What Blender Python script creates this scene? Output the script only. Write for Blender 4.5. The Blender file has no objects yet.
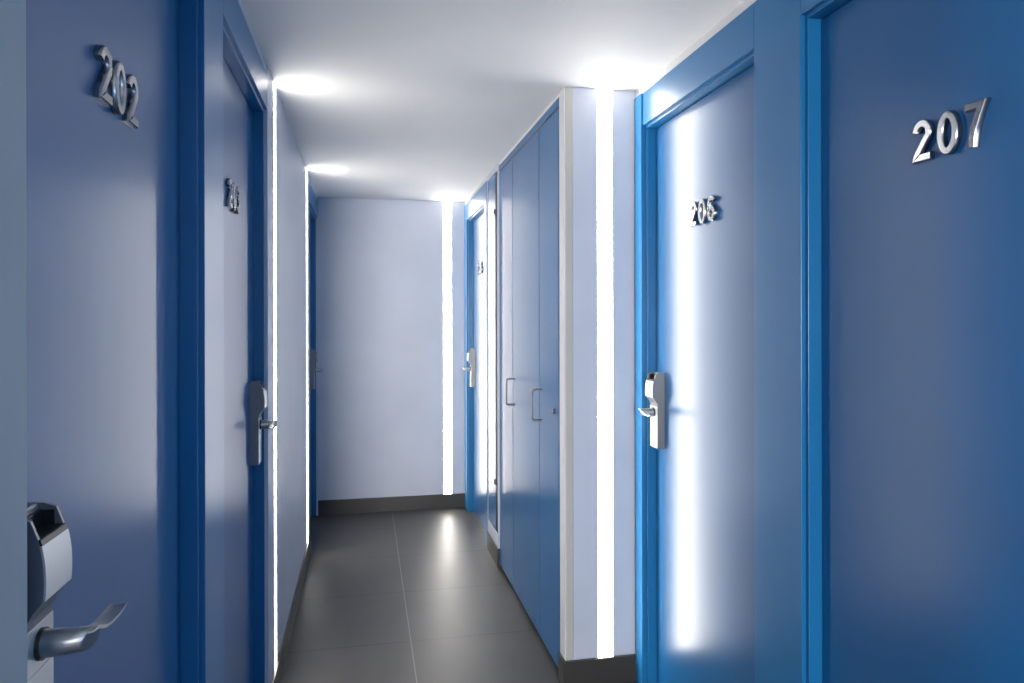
import bpy, bmesh, math
from mathutils import Vector, Matrix

# ------------------------------------------------------------------ camera, world, exposure
SC = bpy.context.scene
COL = SC.collection
F_PX, YAW, HORIZON, ROLL = 715.8, 0.2032, 320.2, 0.002
cam_d = bpy.data.cameras.new('camera')
cam_d.sensor_width = 36.0
cam_d.lens = 36.0 * F_PX / 1024.0
cam_d.shift_y = -(341.5 - HORIZON) / 1024.0
cam_d.clip_start = 0.02
cam = bpy.data.objects.new('camera', cam_d)
COL.objects.link(cam)
cam.matrix_world = (Matrix.Translation((0, 0, 1.42)) @ Matrix.Rotation(-YAW, 4, 'Z')
                    @ Matrix.Rotation(math.pi / 2, 4, 'X') @ Matrix.Rotation(-ROLL, 4, 'Z'))
SC.camera = cam
SC.view_settings.view_transform = 'Standard'
SC.view_settings.look = 'None'
SC.view_settings.gamma = 1.0
SC.view_settings.use_curve_mapping = False
SC.view_settings.exposure = 0.22
w = bpy.data.worlds.new('world')
SC.world = w
w.use_nodes = True
w.node_tree.nodes['Background'].inputs[0].default_value = (0.5, 0.6, 0.8, 1)
w.node_tree.nodes['Background'].inputs[1].default_value = 0.05
STRIP_POWER = 20.5
SIDE_FILL_POWER = 75.0          # added fill from the left, behind an unseen lobby window
WINDOW_POWER = 400.0      # daylight through the lobby window, behind and to the left of the camera

ld = bpy.data.lights.new('daylight', 'AREA')
ld.shape = 'RECTANGLE'
ld.size, ld.size_y = 0.74, 1.36
ld.energy = WINDOW_POWER
ld.color = (1.0, 0.965, 0.91)
lo = bpy.data.objects.new('daylight', ld)
COL.objects.link(lo)
lo.matrix_world = Matrix.Translation((-0.74, -6.22, 1.50)) @ Matrix.Rotation(math.pi / 2, 4, 'X')

ld2 = bpy.data.lights.new('side_fill', 'AREA')  # added side light, brightens the near part of the nearest right door
ld2.shape = 'RECTANGLE'
ld2.size, ld2.size_y = 0.66, 1.36
ld2.energy = SIDE_FILL_POWER
ld2.color = (1.0, 0.965, 0.91)
lo2 = bpy.data.objects.new('side_fill', ld2)
COL.objects.link(lo2)
lo2.matrix_world = Matrix.Translation((-1.96, -0.42, 1.50)) @ Matrix.Rotation(-math.pi / 2, 4, 'Z') @ Matrix.Rotation(math.pi / 2, 4, 'X')

# ------------------------------------------------------------------ measurements (metres)
H = 2.3215            # ceiling
HP = 2.288            # top of the blue panelling
ZD = 2.1645           # top of a door recess
XL, XR, XC, XF = -0.334, 1.045, 0.757, 0.745
YE, YN, YB = 5.41, 2.667, -6.0
BB = 0.105            # baseboard height
REC1, REC2 = 0.012, 0.047   # frame step, leaf recess
SW = 0.033            # half width of a light strip slot


# ------------------------------------------------------------------ materials
def mat(name):
    m = bpy.data.materials.new(name)
    m.use_nodes = True
    nt = m.node_tree
    return m, nt, nt.nodes['Principled BSDF']


def lin(r, g, b):
    return (r, g, b, 1)


def noise(nt, scale, detail=3.0, stretch=None):
    geo = nt.nodes.new('ShaderNodeNewGeometry')
    n = nt.nodes.new('ShaderNodeTexNoise')
    n.inputs['Scale'].default_value = scale
    n.inputs['Detail'].default_value = detail
    if stretch:
        mp = nt.nodes.new('ShaderNodeMapping')
        mp.inputs['Scale'].default_value = stretch
        nt.links.new(geo.outputs['Position'], mp.inputs['Vector'])
        nt.links.new(mp.outputs['Vector'], n.inputs['Vector'])
    else:
        nt.links.new(geo.outputs['Position'], n.inputs['Vector'])
    return n


def bump(nt, bsdf, src, strength, dist):
    b = nt.nodes.new('ShaderNodeBump')
    b.inputs['Strength'].default_value = strength
    b.inputs['Distance'].default_value = dist
    nt.links.new(src, b.inputs['Height'])
    nt.links.new(b.outputs['Normal'], bsdf.inputs['Normal'])


def vary(nt, bsdf, n, c0, c1):
    r = nt.nodes.new('ShaderNodeValToRGB')
    r.color_ramp.elements[0].color = c0
    r.color_ramp.elements[1].color = c1
    r.color_ramp.elements[0].position = 0.3
    r.color_ramp.elements[1].position = 0.7
    nt.links.new(n.outputs['Fac'], r.inputs['Fac'])
    nt.links.new(r.outputs['Color'], bsdf.inputs['Base Color'])


def paint(name, c, rough, spec=0.5, bscale=120, bstr=0.05, var=0.04):
    m, nt, b = mat(name)
    n = noise(nt, 3.0)
    vary(nt, b, n, lin(*[x * (1 - var) for x in c]), lin(*[min(1, x * (1 + var)) for x in c]))
    b.inputs['Roughness'].default_value = rough
    b.inputs['Specular IOR Level'].default_value = spec
    if bstr:
        n2 = noise(nt, bscale, 2.0)
        bump(nt, b, n2.outputs['Fac'], bstr, 0.001)
    return m


M = {}
M['door'] = paint('blue_satin_lacquer', (0.009, 0.117, 0.305), 0.29, 0.47, 60, 0.03)
M['panel'] = paint('blue_panel_lacquer', (0.012, 0.162, 0.385), 0.29, 0.47, 60, 0.03)
M['cupboard'] = paint('blue_cupboard_lacquer', (0.026, 0.142, 0.35), 0.27, 0.45, 60, 0.03)
M['wall'] = paint('lavender_wall_paint', (0.565, 0.60, 0.69), 0.42, 0.5, 90, 0.08)
M['wall_white'] = paint('white_wall_paint', (0.72, 0.72, 0.72), 0.55, 0.4, 90, 0.08)
M['ceiling'] = paint('white_ceiling_paint', (0.84, 0.835, 0.83), 0.7, 0.3, 70, 0.05, 0.02)
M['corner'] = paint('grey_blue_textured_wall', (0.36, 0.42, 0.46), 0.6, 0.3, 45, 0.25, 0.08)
M['beige'] = paint('warm_grey_corner_trim', (0.52, 0.50, 0.46), 0.5, 0.4, 90, 0.03)
M['silver'] = paint('satin_silver', (0.60, 0.605, 0.615), 0.33, 0.5, 300, 0.02, 0.01)
M['silver'].node_tree.nodes['Principled BSDF'].inputs['Metallic'].default_value = 0.35
M['lock_body'] = paint('grey_lock_housing', (0.24, 0.245, 0.26), 0.36, 0.5, 300, 0.02, 0.01)
M['lock_body'].node_tree.nodes['Principled BSDF'].inputs['Metallic'].default_value = 0.5
M['lever'] = paint('brushed_lever_steel', (0.42, 0.43, 0.45), 0.32, 0.5, 300, 0.02, 0.01)
M['lever'].node_tree.nodes['Principled BSDF'].inputs['Metallic'].default_value = 0.85
M['chrome'] = paint('polished_chrome', (0.33, 0.345, 0.375), 0.19, 0.5, 300, 0.0, 0.01)
M['chrome'].node_tree.nodes['Principled BSDF'].inputs['Metallic'].default_value = 1.0
M['steel'] = paint('handle_steel', (0.20, 0.21, 0.23), 0.28, 0.5, 300, 0.0, 0.01)
M['steel'].node_tree.nodes['Principled BSDF'].inputs['Metallic'].default_value = 1.0
M['alu'] = paint('white_aluminium_channel', (0.75, 0.75, 0.75), 0.4, 0.5, 300, 0.0, 0.01)
M['black'] = paint('black_plastic', (0.018, 0.018, 0.020), 0.35, 0.5, 300, 0.02, 0.05)
M['dark'] = paint('dark_gap', (0.004, 0.008, 0.018), 0.7, 0.2, 300, 0.0, 0.05)  # near-black; also fills seams in place of their shade


def floor_mat(name, tile, grout, rough, sx, sy):
    m, nt, b = mat(name)
    geo = nt.nodes.new('ShaderNodeNewGeometry')
    mp = nt.nodes.new('ShaderNodeMapping')
    mp.inputs['Location'].default_value = (sx, 50.0, 0)
    br = nt.nodes.new('ShaderNodeTexBrick')
    cr = nt.nodes.new('ShaderNodeTexBrick')
    for q in (br, cr):
        q.offset = 0.0
        q.squash = 1.0
        q.inputs['Scale'].default_value = 1.0
        q.inputs['Mortar Size'].default_value = 0.0022
        q.inputs['Mortar Smooth'].default_value = 0.2
    br.inputs['Brick Width'].default_value = 0.588      # long joints, pale
    br.inputs['Row Height'].default_value = 100.0
    cr.inputs['Brick Width'].default_value = 100.0      # cross joints, dark
    cr.inputs['Row Height'].default_value = 0.588
    cr.inputs['Mortar Size'].default_value = 0.0032
    mp2 = nt.nodes.new('ShaderNodeMapping')
    mp2.inputs['Location'].default_value = (50.0, sy, 0)
    nt.links.new(geo.outputs['Position'], mp2.inputs['Vector'])
    nt.links.new(mp2.outputs['Vector'], cr.inputs['Vector'])
    cr.inputs['Mortar'].default_value = (0.016, 0.015, 0.014, 1)
    n = noise(nt, 5.0, 6.0, (1.0, 0.6, 1.0))
    r = nt.nodes.new('ShaderNodeValToRGB')
    r.color_ramp.elements[0].color = lin(*[x * 0.82 for x in tile])
    r.color_ramp.elements[1].color = lin(*[x * 1.18 for x in tile])
    r.color_ramp.elements[0].position = 0.3
    r.color_ramp.elements[1].position = 0.7
    nt.links.new(geo.outputs['Position'], mp.inputs['Vector'])
    nt.links.new(mp.outputs['Vector'], br.inputs['Vector'])
    nt.links.new(n.outputs['Fac'], r.inputs['Fac'])
    nt.links.new(r.outputs['Color'], cr.inputs['Color1'])
    nt.links.new(r.outputs['Color'], cr.inputs['Color2'])
    nt.links.new(cr.outputs['Color'], br.inputs['Color1'])
    nt.links.new(cr.outputs['Color'], br.inputs['Color2'])
    br.inputs['Mortar'].default_value = lin(*grout)
    nt.links.new(br.outputs['Color'], b.inputs['Base Color'])
    rr = nt.nodes.new('ShaderNodeMapRange')
    rr.inputs['To Min'].default_value = rough - 0.03
    rr.inputs['To Max'].default_value = rough + 0.05
    nt.links.new(n.outputs['Fac'], rr.inputs['Value'])
    nt.links.new(rr.outputs['Result'], b.inputs['Roughness'])
    b.inputs['Specular IOR Level'].default_value = 0.5
    return m


M['floor'] = floor_mat('dark_porcelain_tiles', (0.062, 0.059, 0.056), (0.22, 0.21, 0.20), 0.40, -0.1985, -3.193)
M['baseboard'] = paint('dark_porcelain_skirting', (0.042, 0.040, 0.038), 0.35, 0.5, 60, 0.03, 0.12)

m, nt, b = mat('lit_diffuser')
b.inputs['Base Color'].default_value = (0.9, 0.9, 0.9, 1)
b.inputs['Emission Color'].default_value = (1.0, 0.945, 0.87, 1)
b.inputs['Emission Strength'].default_value = STRIP_POWER
M['lit'] = m


# ------------------------------------------------------------------ geometry helpers
def box(bm, a, c, mp=None):
    """axis-aligned box between two corners, through a mapping of local to world points"""
    vs = []
    for x in (a[0], c[0]):
        for y in (a[1], c[1]):
            for z in (a[2], c[2]):
                p = (x, y, z)
                vs.append(bm.verts.new(mp(*p) if mp else p))
    for q in ((0, 1, 3, 2), (4, 6, 7, 5), (0, 4, 5, 1), (2, 3, 7, 6), (0, 2, 6, 4), (1, 5, 7, 3)):
        bm.faces.new([vs[i] for i in q])
    return vs


def prism(bm, prof, y0, y1, mp):
    """closed profile of (x, z) swept straight from y0 to y1"""
    A = [bm.verts.new(mp(x, y0, z)) for x, z in prof]
    B = [bm.verts.new(mp(x, y1, z)) for x, z in prof]
    n = len(prof)
    for i in range(n):
        j = (i + 1) % n
        bm.faces.new((A[i], A[j], B[j], B[i]))
    bm.faces.new(A)
    bm.faces.new(list(reversed(B)))


def loft(bm, rings, mp, cap=True):
    R = [[bm.verts.new(mp(*p)) for p in ring] for ring in rings]
    n = len(R[0])
    for a, c in zip(R, R[1:]):
        for i in range(n):
            j = (i + 1) % n
            bm.faces.new((a[i], a[j], c[j], c[i]))
    if cap:
        bm.faces.new(R[0])
        bm.faces.new(list(reversed(R[-1])))


def tube(bm, pts, r, mp, seg=10):
    rings = []
    pts = [Vector(p) for p in pts]
    for i, p in enumerate(pts):
        t = (pts[min(i + 1, len(pts) - 1)] - pts[max(i - 1, 0)]).normalized()
        ref = Vector((0, 1, 0)) if abs(t.y) < 0.9 else Vector((1, 0, 0))
        u = t.cross(ref).normalized()
        v = t.cross(u).normalized()
        rings.append([p + u * r * math.cos(2 * math.pi * k / seg) + v * r * math.sin(2 * math.pi * k / seg)
                      for k in range(seg)])
    loft(bm, rings, mp)


def obj(name, bm, material, parent=None, origin=(0, 0, 0), smooth=False, bevel=0.0, seg=2):
    """links the bmesh (world coordinates) as ONE mesh object whose origin is `origin`"""
    bmesh.ops.recalc_face_normals(bm, faces=bm.faces[:])
    o3 = Vector(origin)
    for v in bm.verts:
        v.co -= o3
    if smooth:
        for f in bm.faces:
            f.smooth = True
    me = bpy.data.meshes.new(name)
    bm.to_mesh(me)
    bm.free()
    if isinstance(material, (list, tuple)):
        for k in material:
            me.materials.append(M[k])
    else:
        me.materials.append(M[material])
    o = bpy.data.objects.new(name, me)
    COL.objects.link(o)
    if parent:
        o.parent = parent
    else:
        o.location = o3
    if bevel:
        md = o.modifiers.new('edge', 'BEVEL')
        md.width = bevel
        md.segments = seg
        md.limit_method = 'ANGLE'
        md.angle_limit = math.radians(35)
        md.harden_normals = False
    if smooth:
        md = o.modifiers.new('split', 'EDGE_SPLIT')
        md.split_angle = math.radians(35)
    return o


def tag(o, label, cat, kind=None, group=None):
    o['label'] = label
    o['category'] = cat
    if kind:
        o['kind'] = kind
    if group:
        o['group'] = group
    return o


def empty(name, loc):
    o = bpy.data.objects.new(name, None)
    o.empty_display_size = 0.1
    COL.objects.link(o)
    o.location = loc
    return o


def boxes(name, material, lst, label, cat, bevel=0.0, kind='structure', group=None):
    bm = bmesh.new()
    for a, c in lst:
        box(bm, a, c)
    return tag(obj(name, bm, material, bevel=bevel), label, cat, kind, group)


# ------------------------------------------------------------------ room shell
T = 0.14
boxes('floor', 'floor', [((-1.8, YB - T, -0.1), (1.4, YE + T, 0.0))],
      'dark grey porcelain tile floor of the corridor with thin pale grout', 'floor')
boxes('ceiling', 'ceiling', [((-1.8, YB - T, H), (1.4, YE + T, H + 0.1))],
      'plain white painted ceiling over the corridor', 'ceiling')

L_DOORS = [(0.807, 1.63), (1.841, 2.645), (4.585, 5.388)]      # recesses in the left wall
L_STRIPS = [2.85, 4.40]
LOBBY = 0.30                                                   # the corridor opens to a lobby on the left here
xs0 = XL - T
wl = []
slot_d = 0.022
for (ya, yb, st) in ((2.645, 3.6, L_STRIPS[0]), (3.6, 4.585, L_STRIPS[1])):
    wl.append(((xs0, ya, 0), (XL, st - SW, H)))
    wl.append(((xs0, st + SW, 0), (XL, yb, H)))
    wl.append(((xs0, st - SW, 0), (XL - slot_d, st + SW, H)))
    wl.append(((XL - slot_d, st - SW, 0), (XL, st + SW, BB - 0.001)))
wl.append(((xs0, 5.388, 0), (XL, YE, H)))
wl.append(((xs0, 4.585, HP), (XL, 5.388, H)))
wl.append(((xs0, 0.807, HP), (XL - 0.004, 2.645, H)))
wl.append(((xs0 - 0.05, 0.807, 0), (xs0, YE, H)))
wl.append(((-1.7, LOBBY, 0), (xs0, LOBBY + T, H)))
boxes('wall_left', 'wall', wl, 'pale lavender side wall carrying two thin light strips', 'wall')

ES = 0.616
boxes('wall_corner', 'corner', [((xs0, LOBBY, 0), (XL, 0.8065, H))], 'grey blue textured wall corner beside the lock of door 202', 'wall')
boxes('wall_end', 'wall', [
    ((XL - T, YE, 0), (ES - SW, YE + T, H)), ((ES + SW, YE, 0), (XF + T, YE + T, H)),
    ((ES - SW, YE + slot_d, 0), (ES + SW, YE + T, H)), ((ES - SW, YE, 0), (ES + SW, YE + slot_d, BB - 0.001))],
    'pale lavender wall closing the far end of the corridor', 'wall')

NS = 0.921
CORN = 0.757
boxes('wall_niche', 'wall', [
    ((CORN + 0.034, YN, 0), (NS - SW, YN + 0.078, H)), ((NS + SW, YN, 0), (XR + T, YN + 0.078, H)),
    ((NS - SW, YN + slot_d, 0), (NS + SW, YN + 0.078, H)),
    ((NS - SW, YN, 0), (NS + SW, YN + slot_d, BB - 0.001))],
    'narrow pale lavender return wall with the widest bright light strip', 'wall')
boxes('trim_corner', 'beige', [((CORN + 0.004, YN - 0.001, 0), (CORN + 0.034, YN + 0.073, H))],
      'warm grey corner post where the return wall meets the blue cupboard', 'corner trim', bevel=0.003)
boxes('trim_cupboard_side', 'wall_white', [((CORN, YN + 0.003, 0), (CORN + 0.004, YN + 0.073, H - 0.001))],
      'thin white edge strip between corner post and blue cupboard', 'edge trim')
boxes('wall_right', 'wall_white', [
    ((XR + T - 0.02, YB, 0), (XR + T + 0.1, YN + 0.078, H)),
    ((XR + 0.006, 0.60, HP), (XR + T, YN, H)),
    ],
    'white side wall showing as a sliver above the blue panelling', 'wall')
boxes('wall_near', 'panel', [((XR, YB, 0), (XR + T, 0.60, H))],
      'blue panelled side wall before door 207, out of the picture', 'wall')
boxes('wall_cupboard_side', 'wall_white', [((XF + T, YN + 0.078, 0), (XF + T + 0.5, YE + T, H)),
      ((XF + 0.006, 4.40, HP), (XF + T, YE, H))],
      'white side wall above the panelling beside the end wall', 'wall')
boxes('wall_rear', 'panel', [((-1.7, YB - T, 0), (-1.12, YB, H)), ((-0.36, YB - T, 0), (XR + T, YB, H)),
      ((-1.12, YB - T, 0), (-0.36, YB, 0.80)), ((-1.12, YB - T, 2.20), (-0.36, YB, H))],
      'blue panelled lobby wall with a window, behind the picture', 'wall')
boxes('wall_lobby', 'panel', [((-1.8, YB - T, 0), (-1.7, -0.80, H)), ((-1.8, -0.04, 0), (-1.7, LOBBY + T, H)),
      ((-1.8, -0.80, 0), (-1.7, -0.04, 0.80)), ((-1.8, -0.80, 2.20), (-1.7, -0.04, H))], 'blue panelled side wall of the lobby left of the window, out of the picture', 'wall')
wr = empty('window_1', (-0.74, YB, 0.80))
tag(wr, 'plain daylight window in the lobby wall, out of the picture', 'window', 'structure')
bm = bmesh.new()
for a, c in (((-1.12, 0.80), (-1.07, 2.20)), ((-0.41, 0.80), (-0.36, 2.20)), ((-1.07, 0.80), (-0.41, 0.85)), ((-1.07, 2.15), (-0.41, 2.20))):
    box(bm, (a[0], YB - 0.09, a[1]), (c[0], YB - 0.03, c[1]))
obj('window_frame', bm, 'wall_white', wr, tuple(wr.location))
wr = empty('window_added', (-1.7, -0.42, 0.80))  # unseen window, added as the opening for the side fill
tag(wr, 'added unseen window for the side fill light in the lobby side wall, out of the picture', 'window', 'structure')
bm = bmesh.new()
for a, c in (((-0.80, 0.80), (-0.75, 2.20)), ((-0.09, 0.80), (-0.04, 2.20)), ((-0.75, 0.80), (-0.09, 0.85)), ((-0.75, 2.15), (-0.09, 2.20))):
    box(bm, (-1.79, a[0], a[1]), (-1.74, c[0], c[1]))
obj('window_frame', bm, 'wall_white', wr, tuple(wr.location))

boxes('baseboard_left', 'baseboard', [((XL, 2.65, 0), (XL + 0.008, 4.58, BB)), ((XL, LOBBY, 0), (XL + 0.008, 0.800, BB))],
      'dark tile skirting along the lavender side wall under thin strips', 'baseboard')
boxes('baseboard_end', 'baseboard', [((XL, YE - 0.01, 0), (XF, YE, BB))],
      'dark tile skirting along the foot of the end wall', 'baseboard')
bm = bmesh.new()
box(bm, (CORN - 0.010, YN - 0.012, 0), (XR - 0.001, YN - 0.001, BB))
box(bm, (CORN - 0.010, YN - 0.001, 0), (CORN, YN + 0.072, BB))
tag(obj('baseboard_niche', bm, 'baseboard', bevel=0.0015), 'dark tile skirting wrapping the corner post and return wall', 'baseboard', 'structure')


# ------------------------------------------------------------------ digits
def arc(cx, cy, rx, ry, a0, a1, n):
    return [(cx + rx * math.cos(math.radians(a0 + (a1 - a0) * i / n)),
             cy + ry * math.sin(math.radians(a0 + (a1 - a0) * i / n))) for i in range(n + 1)]


S = 0.096     # half a stroke, the digit being 1 tall and 0.62 wide
DIG = {
    '0': ([arc(0.31, 0.5, 0.225, 0.415, 90, 450, 36)[:-1]], True),
    '2': ([arc(0.305, 0.695, 0.215, 0.22, 172, -28, 18) + [(0.40, 0.49), (0.12, 0.14), (0.105, S), (0.60, S)]], False),
    '3': ([arc(0.29, 0.715, 0.20, 0.20, 165, -80, 18) + arc(0.29, 0.30, 0.225, 0.215, 80, -165, 18)], False),
    '5': ([[(0.565, 1 - S), (0.18, 1 - S), (0.125, 0.50)] + arc(0.31, 0.325, 0.225, 0.24, 128, -160, 22)], False),
    '6': ([arc(0.32, 0.70, 0.215, 0.215, 22, 160, 14) + arc(0.315, 0.47, 0.225, 0.385, 168, 200, 5)
           + arc(0.31, 0.305, 0.22, 0.22, 190, 508, 26)], False),
    '7': ([[(0.04, 1 - S), (0.50, 1 - S), (0.40, 0.72), (0.29, 0.45), (0.235, 0.22), (0.215, 0.0)]], False),
}


def ribbon(bm, pts, closed, size, depth, mp):
    """sweeps a chamfered strip along a flat path; mp takes (out, along, up)"""
    P = [Vector(p) for p in pts]
    n = len(P)
    hw = S * size
    prof = [(-1.0, 0.0), (-1.0, 0.74), (-0.74, 1.0), (0.74, 1.0), (1.0, 0.74), (1.0, 0.0)]
    rings = []
    for i in range(n):
        if closed:
            a, c = P[i] - P[i - 1], P[(i + 1) % n] - P[i]
        else:
            a = P[i] - P[i - 1] if i else P[1] - P[0]
            c = P[i + 1] - P[i] if i < n - 1 else a
        a, c = a.normalized(), c.normalized()
        na, nc = Vector((-a.y, a.x)), Vector((-c.y, c.x))
        nn = (na + nc).normalized()
        k = 1.0 / max(0.58, nn.dot(na))
        rings.append([mp(q[1] * depth, P[i].x * size + nn.x * q[0] * hw * k, P[i].y * size + nn.y * q[0] * hw * k)
                      for q in prof])
    R = [[bm.verts.new(p) for p in r] for r in rings]
    m_ = len(prof)
    rng = range(n) if closed else range(n - 1)
    for i in rng:
        A, B = R[i], R[(i + 1) % n]
        for j in range(m_):
            bm.faces.new((A[j], A[(j + 1) % m_], B[(j + 1) % m_], B[j]))
    if not closed:
        bm.faces.new(R[0])
        bm.faces.new(list(reversed(R[-1])))


# ------------------------------------------------------------------ doors
def make_lock(root, org, side, xleaf, yc, direction, dz=0.0):
    """tall hotel lock; local x = out of the door, y = towards the lever's tip, z = height"""
    def mp(x, y, z):
        return Vector((xleaf + side * x, yc + direction * y, z + dz))
    W = 0.035
    lower = [(0, 0.930), (0.026, 0.930), (0.0275, 0.932), (0.0275, 1.088), (0.030, 1.098), (0.036, 1.109), (0.043, 1.117), (0.0455, 1.1215)]
    head = [(0.0462, 1.135), (0.0462, 1.150), (0.0445, 1.168), (0.041, 1.187)]
    full = lower + head + [(0.0365, 1.200), (0.0335, 1.207), (0.020, 1.212), (0, 1.212)]
    cut = lower + head + [(0.019, 1.187), (0.015, 1.2095), (0.013, 1.212), (0, 1.212)]
    bm = bmesh.new()
    prism(bm, full, -W, -W + 0.0045, mp)
    prism(bm, cut, -W + 0.0045, W - 0.0045, mp)
    prism(bm, full, W - 0.0045, W, mp)
    body = obj('electronic_lock', bm, 'lock_body', root, org)
    body['label'] = 'satin silver electronic lock'
    # curved front cover of the reader
    front = [(0.0455, 1.1215), (0.0461, 1.128), (0.0464, 1.135), (0.0465, 1.142), (0.0463, 1.150), (0.0458, 1.158), (0.0449, 1.166), (0.0438, 1.173), (0.0424, 1.180)]
    outer = [(x + 0.0022, z) for x, z in front]
    bm = bmesh.new()
    prism(bm, front + outer[::-1], -W + 0.0004, W - 0.0004, mp)
    obj('reader_cover', bm, 'silver', body, org, smooth=True)
    # dark card slot and its lip
    bm = bmesh.new()
    prism(bm, [(0.0425, 1.1805), (0.0449, 1.1805), (0.0432, 1.1865), (0.041, 1.1872), (0.0195, 1.1872), (0.0195, 1.1860), (0.040, 1.1860)], -W + 0.001, W - 0.001, mp)
    box(bm, (0.0150, -W + 0.0045, 1.1872), (0.0192, W - 0.0045, 1.205), mp)
    for s in (-1, 1):
        box(bm, (0.0192, s * (W - 0.0045), 1.1872), (0.032, s * (W - 0.0052), 1.204), mp)
    c = obj('card_slot', bm, 'black', body, org)
    c['label'] = 'black card slot'
    # lower cover plate below a fine seam
    bm = bmesh.new()
    box(bm, (0.0270, -W + 0.0006, 0.9308), (0.0292, W - 0.0006, 1.0355), mp)
    obj('lower_cover', bm, 'silver', body, org, bevel=0.0006)
    bm = bmesh.new()
    box(bm, (0.0270, -W + 0.0006, 1.0365), (0.0292, W - 0.0006, 1.0865), mp)
    obj('upper_cover', bm, 'silver', body, org, bevel=0.0006)
    # collar
    bm = bmesh.new()
    zc = 1.063
    tube(bm, [(0.0288, 0, zc), (0.0335, 0, zc)], 0.0175, mp, 24)
    cc = obj('lever_collar', bm, 'black', body, org, smooth=True)
    # lever: oval spindle, then a thin curved blade
    bm = bmesh.new()
    rings = []
    N = 24
    for t in (0.0, 0.03, 0.25, 0.5, 0.75, 0.96, 1.0):
        x = 0.0325 + 0.052 * t
        ry, rz = 0.0150 - 0.0035 * t, 0.0158 - 0.0030 * t
        if t == 1.0:
            ry, rz = ry - 0.001, rz - 0.001
        zz = zc + 0.0012 * t
        ring = []
        for k in range(N):
            a = 2 * math.pi * k / N
            sl = (0.0025 * math.sin(a) + 0.0055 * math.cos(a) - 0.002) if t > 0.5 else 0.0    # slanted end
            ring.append((x - (0.0025 - sl) * (1 if t > 0.5 else 0), ry * math.cos(a), zz + rz * math.sin(a)))
        rings.append(ring)
    loft(bm, rings, mp)
    rings = []
    path = [(-0.006, 1.0735, 0.018, .0030), (0.006, 1.0725, 0.019, .0038), (0.018, 1.0675, 0.020, .0038), (0.032, 1.0625, 0.021, .0034), (0.050, 1.0595, 0.0215, .0030),
            (0.070, 1.0585, 0.0215, .0027), (0.086, 1.0590, 0.021, .0025), (0.096, 1.0605, 0.020, .0023), (0.102, 1.0620, 0.018, .0020)]
    for y, z, wd, th in path:
        x1 = 0.0865
        x0 = x1 - wd
        prof = []
        K = 5
        for i in range(K + 1):
            u = i / K
            prof.append((x0 + (x1 - x0) * u, y, z + 0.0022 * (2 * u - 1) ** 2 + th / 2))
        for i in range(K, -1, -1):
            u = i / K
            prof.append((x0 + (x1 - x0) * u, y, z + 0.0022 * (2 * u - 1) ** 2 - th / 2))
        rings.append(prof)
    loft(bm, rings, mp)
    obj('lever_handle', bm, 'lever', body, org, smooth=True)
    return body


def make_door(name, label, side, xwall, ya, yb, lock_y, lever_dir, number=None, num_y=0, num_z=1.737, num_dir=1, z_top=ZD, lock_dz=0.0):
    """side +1: the door faces +X (left wall); -1: it faces -X"""
    root = empty(name, (xwall, (ya + yb) / 2, 0))
    org = tuple(root.location)
    tag(root, label, 'door', 'structure', 'blue numbered bedroom doors')

    def mp(x, y, z):
        return Vector((xwall + side * x, y, z))
    q = 0.012
    bm = bmesh.new()
    box(bm, (-0.11, ya, 0), (-REC1, ya + q, z_top), mp)
    box(bm, (-0.11, yb - q, 0), (-REC1, yb, z_top), mp)
    box(bm, (-0.11, ya + q, z_top - q), (-REC1, yb - q, z_top), mp)
    obj('door_frame', bm, 'panel', root, org, bevel=0.001)
    bm = bmesh.new()
    box(bm, (-REC2 - 0.04, ya + q + 0.002, 0.007), (-REC2, yb - q - 0.002, z_top - q - 0.003), mp)
    obj('door_leaf', bm, 'door', root, org, bevel=0.0015)
    bm = bmesh.new()
    box(bm, (-0.108, ya + q, 0.0), (-REC2 - 0.042, yb - q, z_top - q), mp)
    obj('dark_backing', bm, 'dark', root, org)
    xleaf = xwall - side * REC2
    make_lock(root, org, side, xleaf, lock_y, lever_dir, lock_dz)
    if number:
        size, depth, pitch = 0.082, 0.0115, 0.0630
        for i, ch in enumerate(number):
            paths, closed = DIG[ch]
            bm = bmesh.new()
            y0 = num_y + num_dir * i * pitch

            def mpd(o, a, u, y0=y0):
                return Vector((xleaf + side * o, y0 + num_dir * a * 0.95, num_z + u))
            for p in paths:
                ribbon(bm, p, closed, size, depth, mpd)
            obj('number_digit', bm, 'chrome', root, org, smooth=True)
    return root


make_door('door_1', 'blue door with chrome number 202 and big lever lock beside the grey wall corner', 1, XL, 0.807, 1.63, 0.881, 1, '202', 1.126, 1.741, 1)
make_door('door_2', 'blue door with chrome number 203, before the first thin light strip', 1, XL, 1.841, 2.645, 2.585, -1, '203', 2.125, 1.741, 1)
make_door('door_3', 'blue door at the corner with the end wall, seen edge on', 1, XL, 4.585, 5.388, 5.325, -1)
make_door('door_4', 'blue door with small chrome number 205 beside the end wall strip', -1, XF, 4.49, 5.288, 5.225, -1, '205', 5.00, 1.741, -1)
make_door('door_5', 'blue door with chrome number 206 next to the bright niche strip', -1, XR, 1.786, 2.584, 2.527, -1, '206', 2.257, 1.735, -1, lock_dz=0.011)
make_door('door_6', 'blue door with large chrome number 207, no lock in view', -1, XR, 0.690, 1.571, 0.760, 1, '207', 1.249, 1.733, -1)


# ------------------------------------------------------------------ blue panelling around the doors
def panel(name, side, xw, ya, yb, z0, z1, label, depth=0.11):
    bm = bmesh.new()
    xa, xb = xw - side * depth, xw
    box(bm, (min(xa, xb), ya, z0), (max(xa, xb), yb, z1))
    tag(obj(name, bm, 'panel', bevel=0.0012), label, 'door surround', 'structure')


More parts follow.
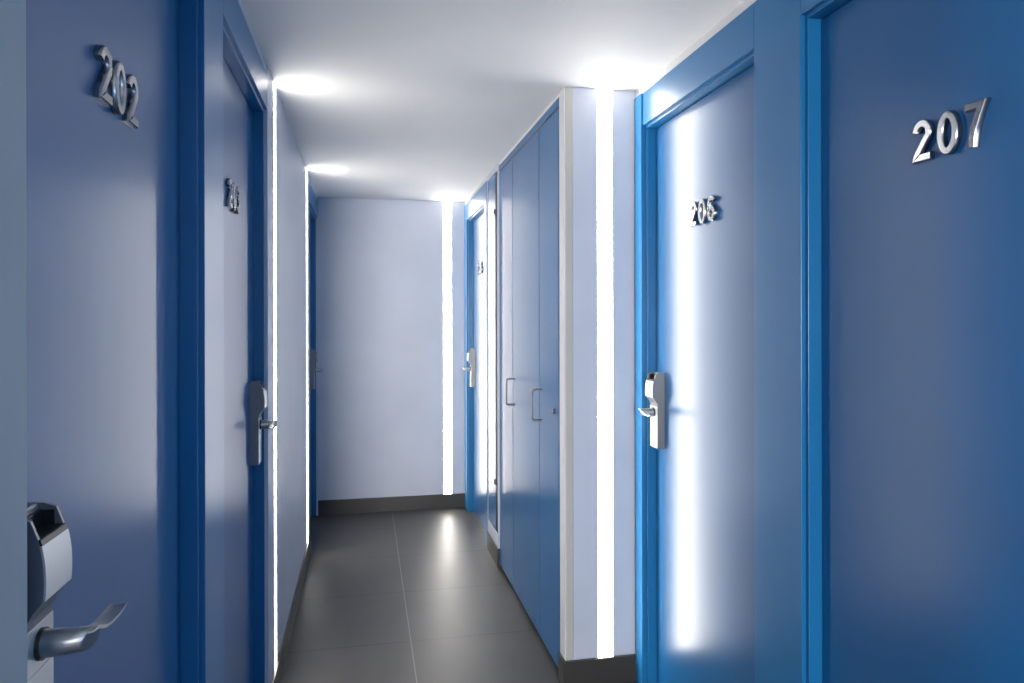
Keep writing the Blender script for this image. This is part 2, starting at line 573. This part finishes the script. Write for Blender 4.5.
g = 0.0008
panel('trim_1', 1, XL, 0.807, 1.63 - g, ZD, HP, 'blue header panel above door 202')
panel('trim_2', 1, XL, 1.63, 1.841, 0, HP, 'blue upright panel between doors 202 and 203')
panel('trim_3', 1, XL, 1.841 + g, 2.645, ZD, HP, 'blue header panel above door 203')
panel('trim_4', 1, XL, 4.585, 5.388, ZD, HP, 'blue header panel above the corner door by the end wall')
panel('trim_5', -1, XF, 5.288, YE - 0.001, 0, HP, 'narrow blue upright panel between end wall and door 205')
panel('trim_6', -1, XF, 4.49 + g, 5.288 - g, ZD, HP, 'blue header panel above door 205')
panel('trim_7', -1, XF, 4.40, 4.49, 0, HP, 'blue upright panel between door 205 and the service cupboard')
panel('trim_8', -1, XR - 0.006, 2.585, YN - 0.013, 0, HP, 'narrow blue upright panel between niche wall and door 206')
boxes('trim_gap_shade', 'dark', [((XR + 0.000, YN - 0.0125, 0.0), (XR + 0.10, YN - 0.001, HP))], 'dark strip painted as the shade in the gap between niche wall and blue panelling', 'shadow gap')  # solid near-black strip standing in for shade in the gap
panel('trim_9', -1, XR, 1.786 + g, 2.584 - g, ZD, HP, 'blue header panel above door 206')
panel('trim_10', -1, XR, 1.571, 1.786, 0, HP, 'blue upright panel between doors 206 and 207')
panel('trim_11', -1, XR, 0.690, 1.571 - g, ZD, HP, 'blue header panel above door 207')
panel('trim_12', -1, XR, 0.602, 0.690 - g, 0, HP, 'blue upright panel on the near side of door 207')

# ------------------------------------------------------------------ service cupboard between door 205 and the tall cupboard
XS = 0.748
ya, yb = 4.035, 4.399
root = empty('service_cupboard', (XS, (ya + yb) / 2, 0))
org = tuple(root.location)
tag(root, 'slim pale service cupboard door above a dark skirting tile, beside the blue cupboard', 'cupboard')
bm = bmesh.new()
box(bm, (XS, ya, 0.11), (XS + 0.05, ya + 0.015, H - 0.004))
box(bm, (XS, yb - 0.02, 0.11), (XS + 0.05, yb, H - 0.004))
box(bm, (XS, ya + 0.015, 0.11), (XS + 0.05, yb - 0.02, 0.185))
box(bm, (XS, ya + 0.015, 2.285), (XS + 0.05, yb - 0.02, H - 0.004))
box(bm, (XS + 0.055, ya, 0.0), (XS + 0.10, yb, H - 0.004))
obj('cupboard_frame', bm, 'wall', root, org, bevel=0.001)
bm = bmesh.new()
box(bm, (XS + 0.002, ya + 0.080, 0.189), (XS + 0.022, yb - 0.023, 2.281))
dr = obj('cupboard_door', bm, 'cupboard', root, org, bevel=0.001)
bm = bmesh.new()
box(bm, (XS + 0.023, ya + 0.0155, 0.1855), (XS + 0.055, yb - 0.0205, 2.2845))
box(bm, (XS + 0.003, ya + 0.0155, 0.1885), (XS + 0.023, ya + 0.0795, 2.2815))
obj('gap_backing', bm, 'dark', root, org)
for z in (0.475, 2.055):
    bm = bmesh.new()
    tube(bm, [(XS - 0.004, ya + 0.083, z - 0.014), (XS - 0.004, ya + 0.083, z + 0.014)], 0.0045, lambda x, y, z: Vector((x, y, z)), 12)
    box(bm, (XS - 0.002, ya + 0.083, z - 0.012), (XS + 0.003, ya + 0.110, z + 0.012))
    obj('hinge', bm, 'steel', dr, org)
boxes('baseboard_cupboard', 'baseboard', [((XS - 0.004, ya + 0.002, 0), (XS + 0.05, yb - 0.002, 0.108))],
      'short dark skirting tile under the slim service cupboard', 'baseboard', 0.001)

# ------------------------------------------------------------------ tall blue cupboard
ya, yb = YN + 0.074, 4.033
root = empty('built_in_cupboard', (XC, (ya + yb) / 2, 0))
org = tuple(root.location)
tag(root, 'tall blue three-door built-in cupboard with two steel wire pulls', 'cupboard')
bm = bmesh.new()
box(bm, (XC + 0.024, ya, 0.03), (XC + 0.13, yb, 2.30))
box(bm, (XC + 0.030, ya + 0.002, 0.0), (XC + 0.12, yb - 0.002, 0.03))
for sy in (3.077, 3.655):  # near-black strips painted as shade in the seams and top gap
    box(bm, (XC + 0.0015, sy - 0.0045, 0.03), (XC + 0.024, sy + 0.0045, 2.264))
box(bm, (XC + 0.0015, ya, 2.2645), (XC + 0.024, yb, 2.2715))
box(bm, (XC + 0.0015, ya + 0.0105, 0.03), (XC + 0.024, ya + 0.0165, 2.264))
obj('carcass_seam_shade', bm, 'dark', root, org)
bm = bmesh.new()
box(bm, (XC, ya, 2.272), (XC + 0.022, yb, 2.306))
obj('top_rail', bm, 'cupboard', root, org, bevel=0.001)
bm = bmesh.new()
box(bm, (XC, ya, 0.024), (XC + 0.022, ya + 0.010, 2.271))
obj('side_filler', bm, 'cupboard', root, org, bevel=0.001)
seams = [ya + 0.012, 3.077, 3.655, yb]
ident = lambda x, y, z: Vector((x, y, z))
for i in range(3):
    a, c = seams[i] + 0.005, seams[i + 1] - 0.005
    bm = bmesh.new()
    box(bm, (XC, a, 0.024), (XC + 0.021, c, 2.264))
    d = obj('cupboard_door', bm, 'cupboard', root, org, bevel=0.0012)
    hy = {0: 3.030, 1: 3.606}.get(i)
    if hy:
        z0, z1, so, r = 0.986, 1.118, 0.044, 0.0042
        pts = [(XC + 0.002, hy, z0)]
        R = 0.012
        for k in range(7):
            t = math.pi / 2 * k / 6
            pts.append((XC - so + R - R * math.sin(t), hy, z0 + R - R * math.cos(t)))
        for k in range(7):
            t = math.pi / 2 * k / 6
            pts.append((XC - so + R - R * math.cos(t), hy, z1 - R + R * math.sin(t)))
        pts.append((XC + 0.002, hy, z1))
        bm = bmesh.new()
        tube(bm, pts, r, ident, 12)
        obj('wire_handle', bm, 'steel', d, org, smooth=True)
    if i == 0:
        bm = bmesh.new()
        tube(bm, [(XC - 0.010, 2.812, 1.05), (XC - 0.009, 2.812, 1.05), (XC + 0.001, 2.812, 1.05)], 0.010, ident, 16)
        obj('cylinder_lock', bm, 'steel', d, org, smooth=True)
boxes('trim_cupboard_top', 'wall_white', [((XC + 0.002, ya, 2.307), (XC + 0.13, yb, H - 0.0005))],
      'white filler strip between blue cupboard top and ceiling', 'filler trim')


# ------------------------------------------------------------------ light strips
def strip(label, mp):
    """mp maps (out of the wall, along the wall, up); the wall face is at out = 0"""
    p0 = mp(0, 0, BB)
    root = empty('led_strip_light', p0)
    org = tuple(root.location)
    tag(root, label, 'strip light', None, 'vertical light strips set into the walls')
    z0, z1 = BB + 0.0005, H - 0.0005
    bm = bmesh.new()
    box(bm, (-slot_d + 0.0005, -SW + 0.0005, z0), (-slot_d + 0.003, SW - 0.0005, z1), mp)
    for s in (-1, 1):
        box(bm, (-slot_d + 0.003, s * (SW - 0.0005), z0), (0.0006, s * (SW - 0.0020), z1), mp)
    obj('channel', bm, 'alu', root, org)
    bm = bmesh.new()
    box(bm, (-slot_d + 0.004, -SW + 0.0022, z0), (0.0003, SW - 0.0022, z1), mp)
    d = obj('diffuser', bm, 'lit', root, org)
    d['label'] = 'glowing white diffuser'


def on_left(y0):
    return lambda o, a, u: Vector((XL + o, y0 + a, u))


def facing_camera(x0, y0):
    return lambda o, a, u: Vector((x0 + a, y0 - o, u))


strip('thin lit strip on the lavender side wall just past door 203', on_left(L_STRIPS[0]))
strip('thin lit strip on the lavender side wall next to the corner door', on_left(L_STRIPS[1]))
strip('lit vertical strip on the end wall at the end of the corridor', facing_camera(ES, YE))
strip('wide bright vertical strip on the niche return wall beside door 206', facing_camera(NS, YN))
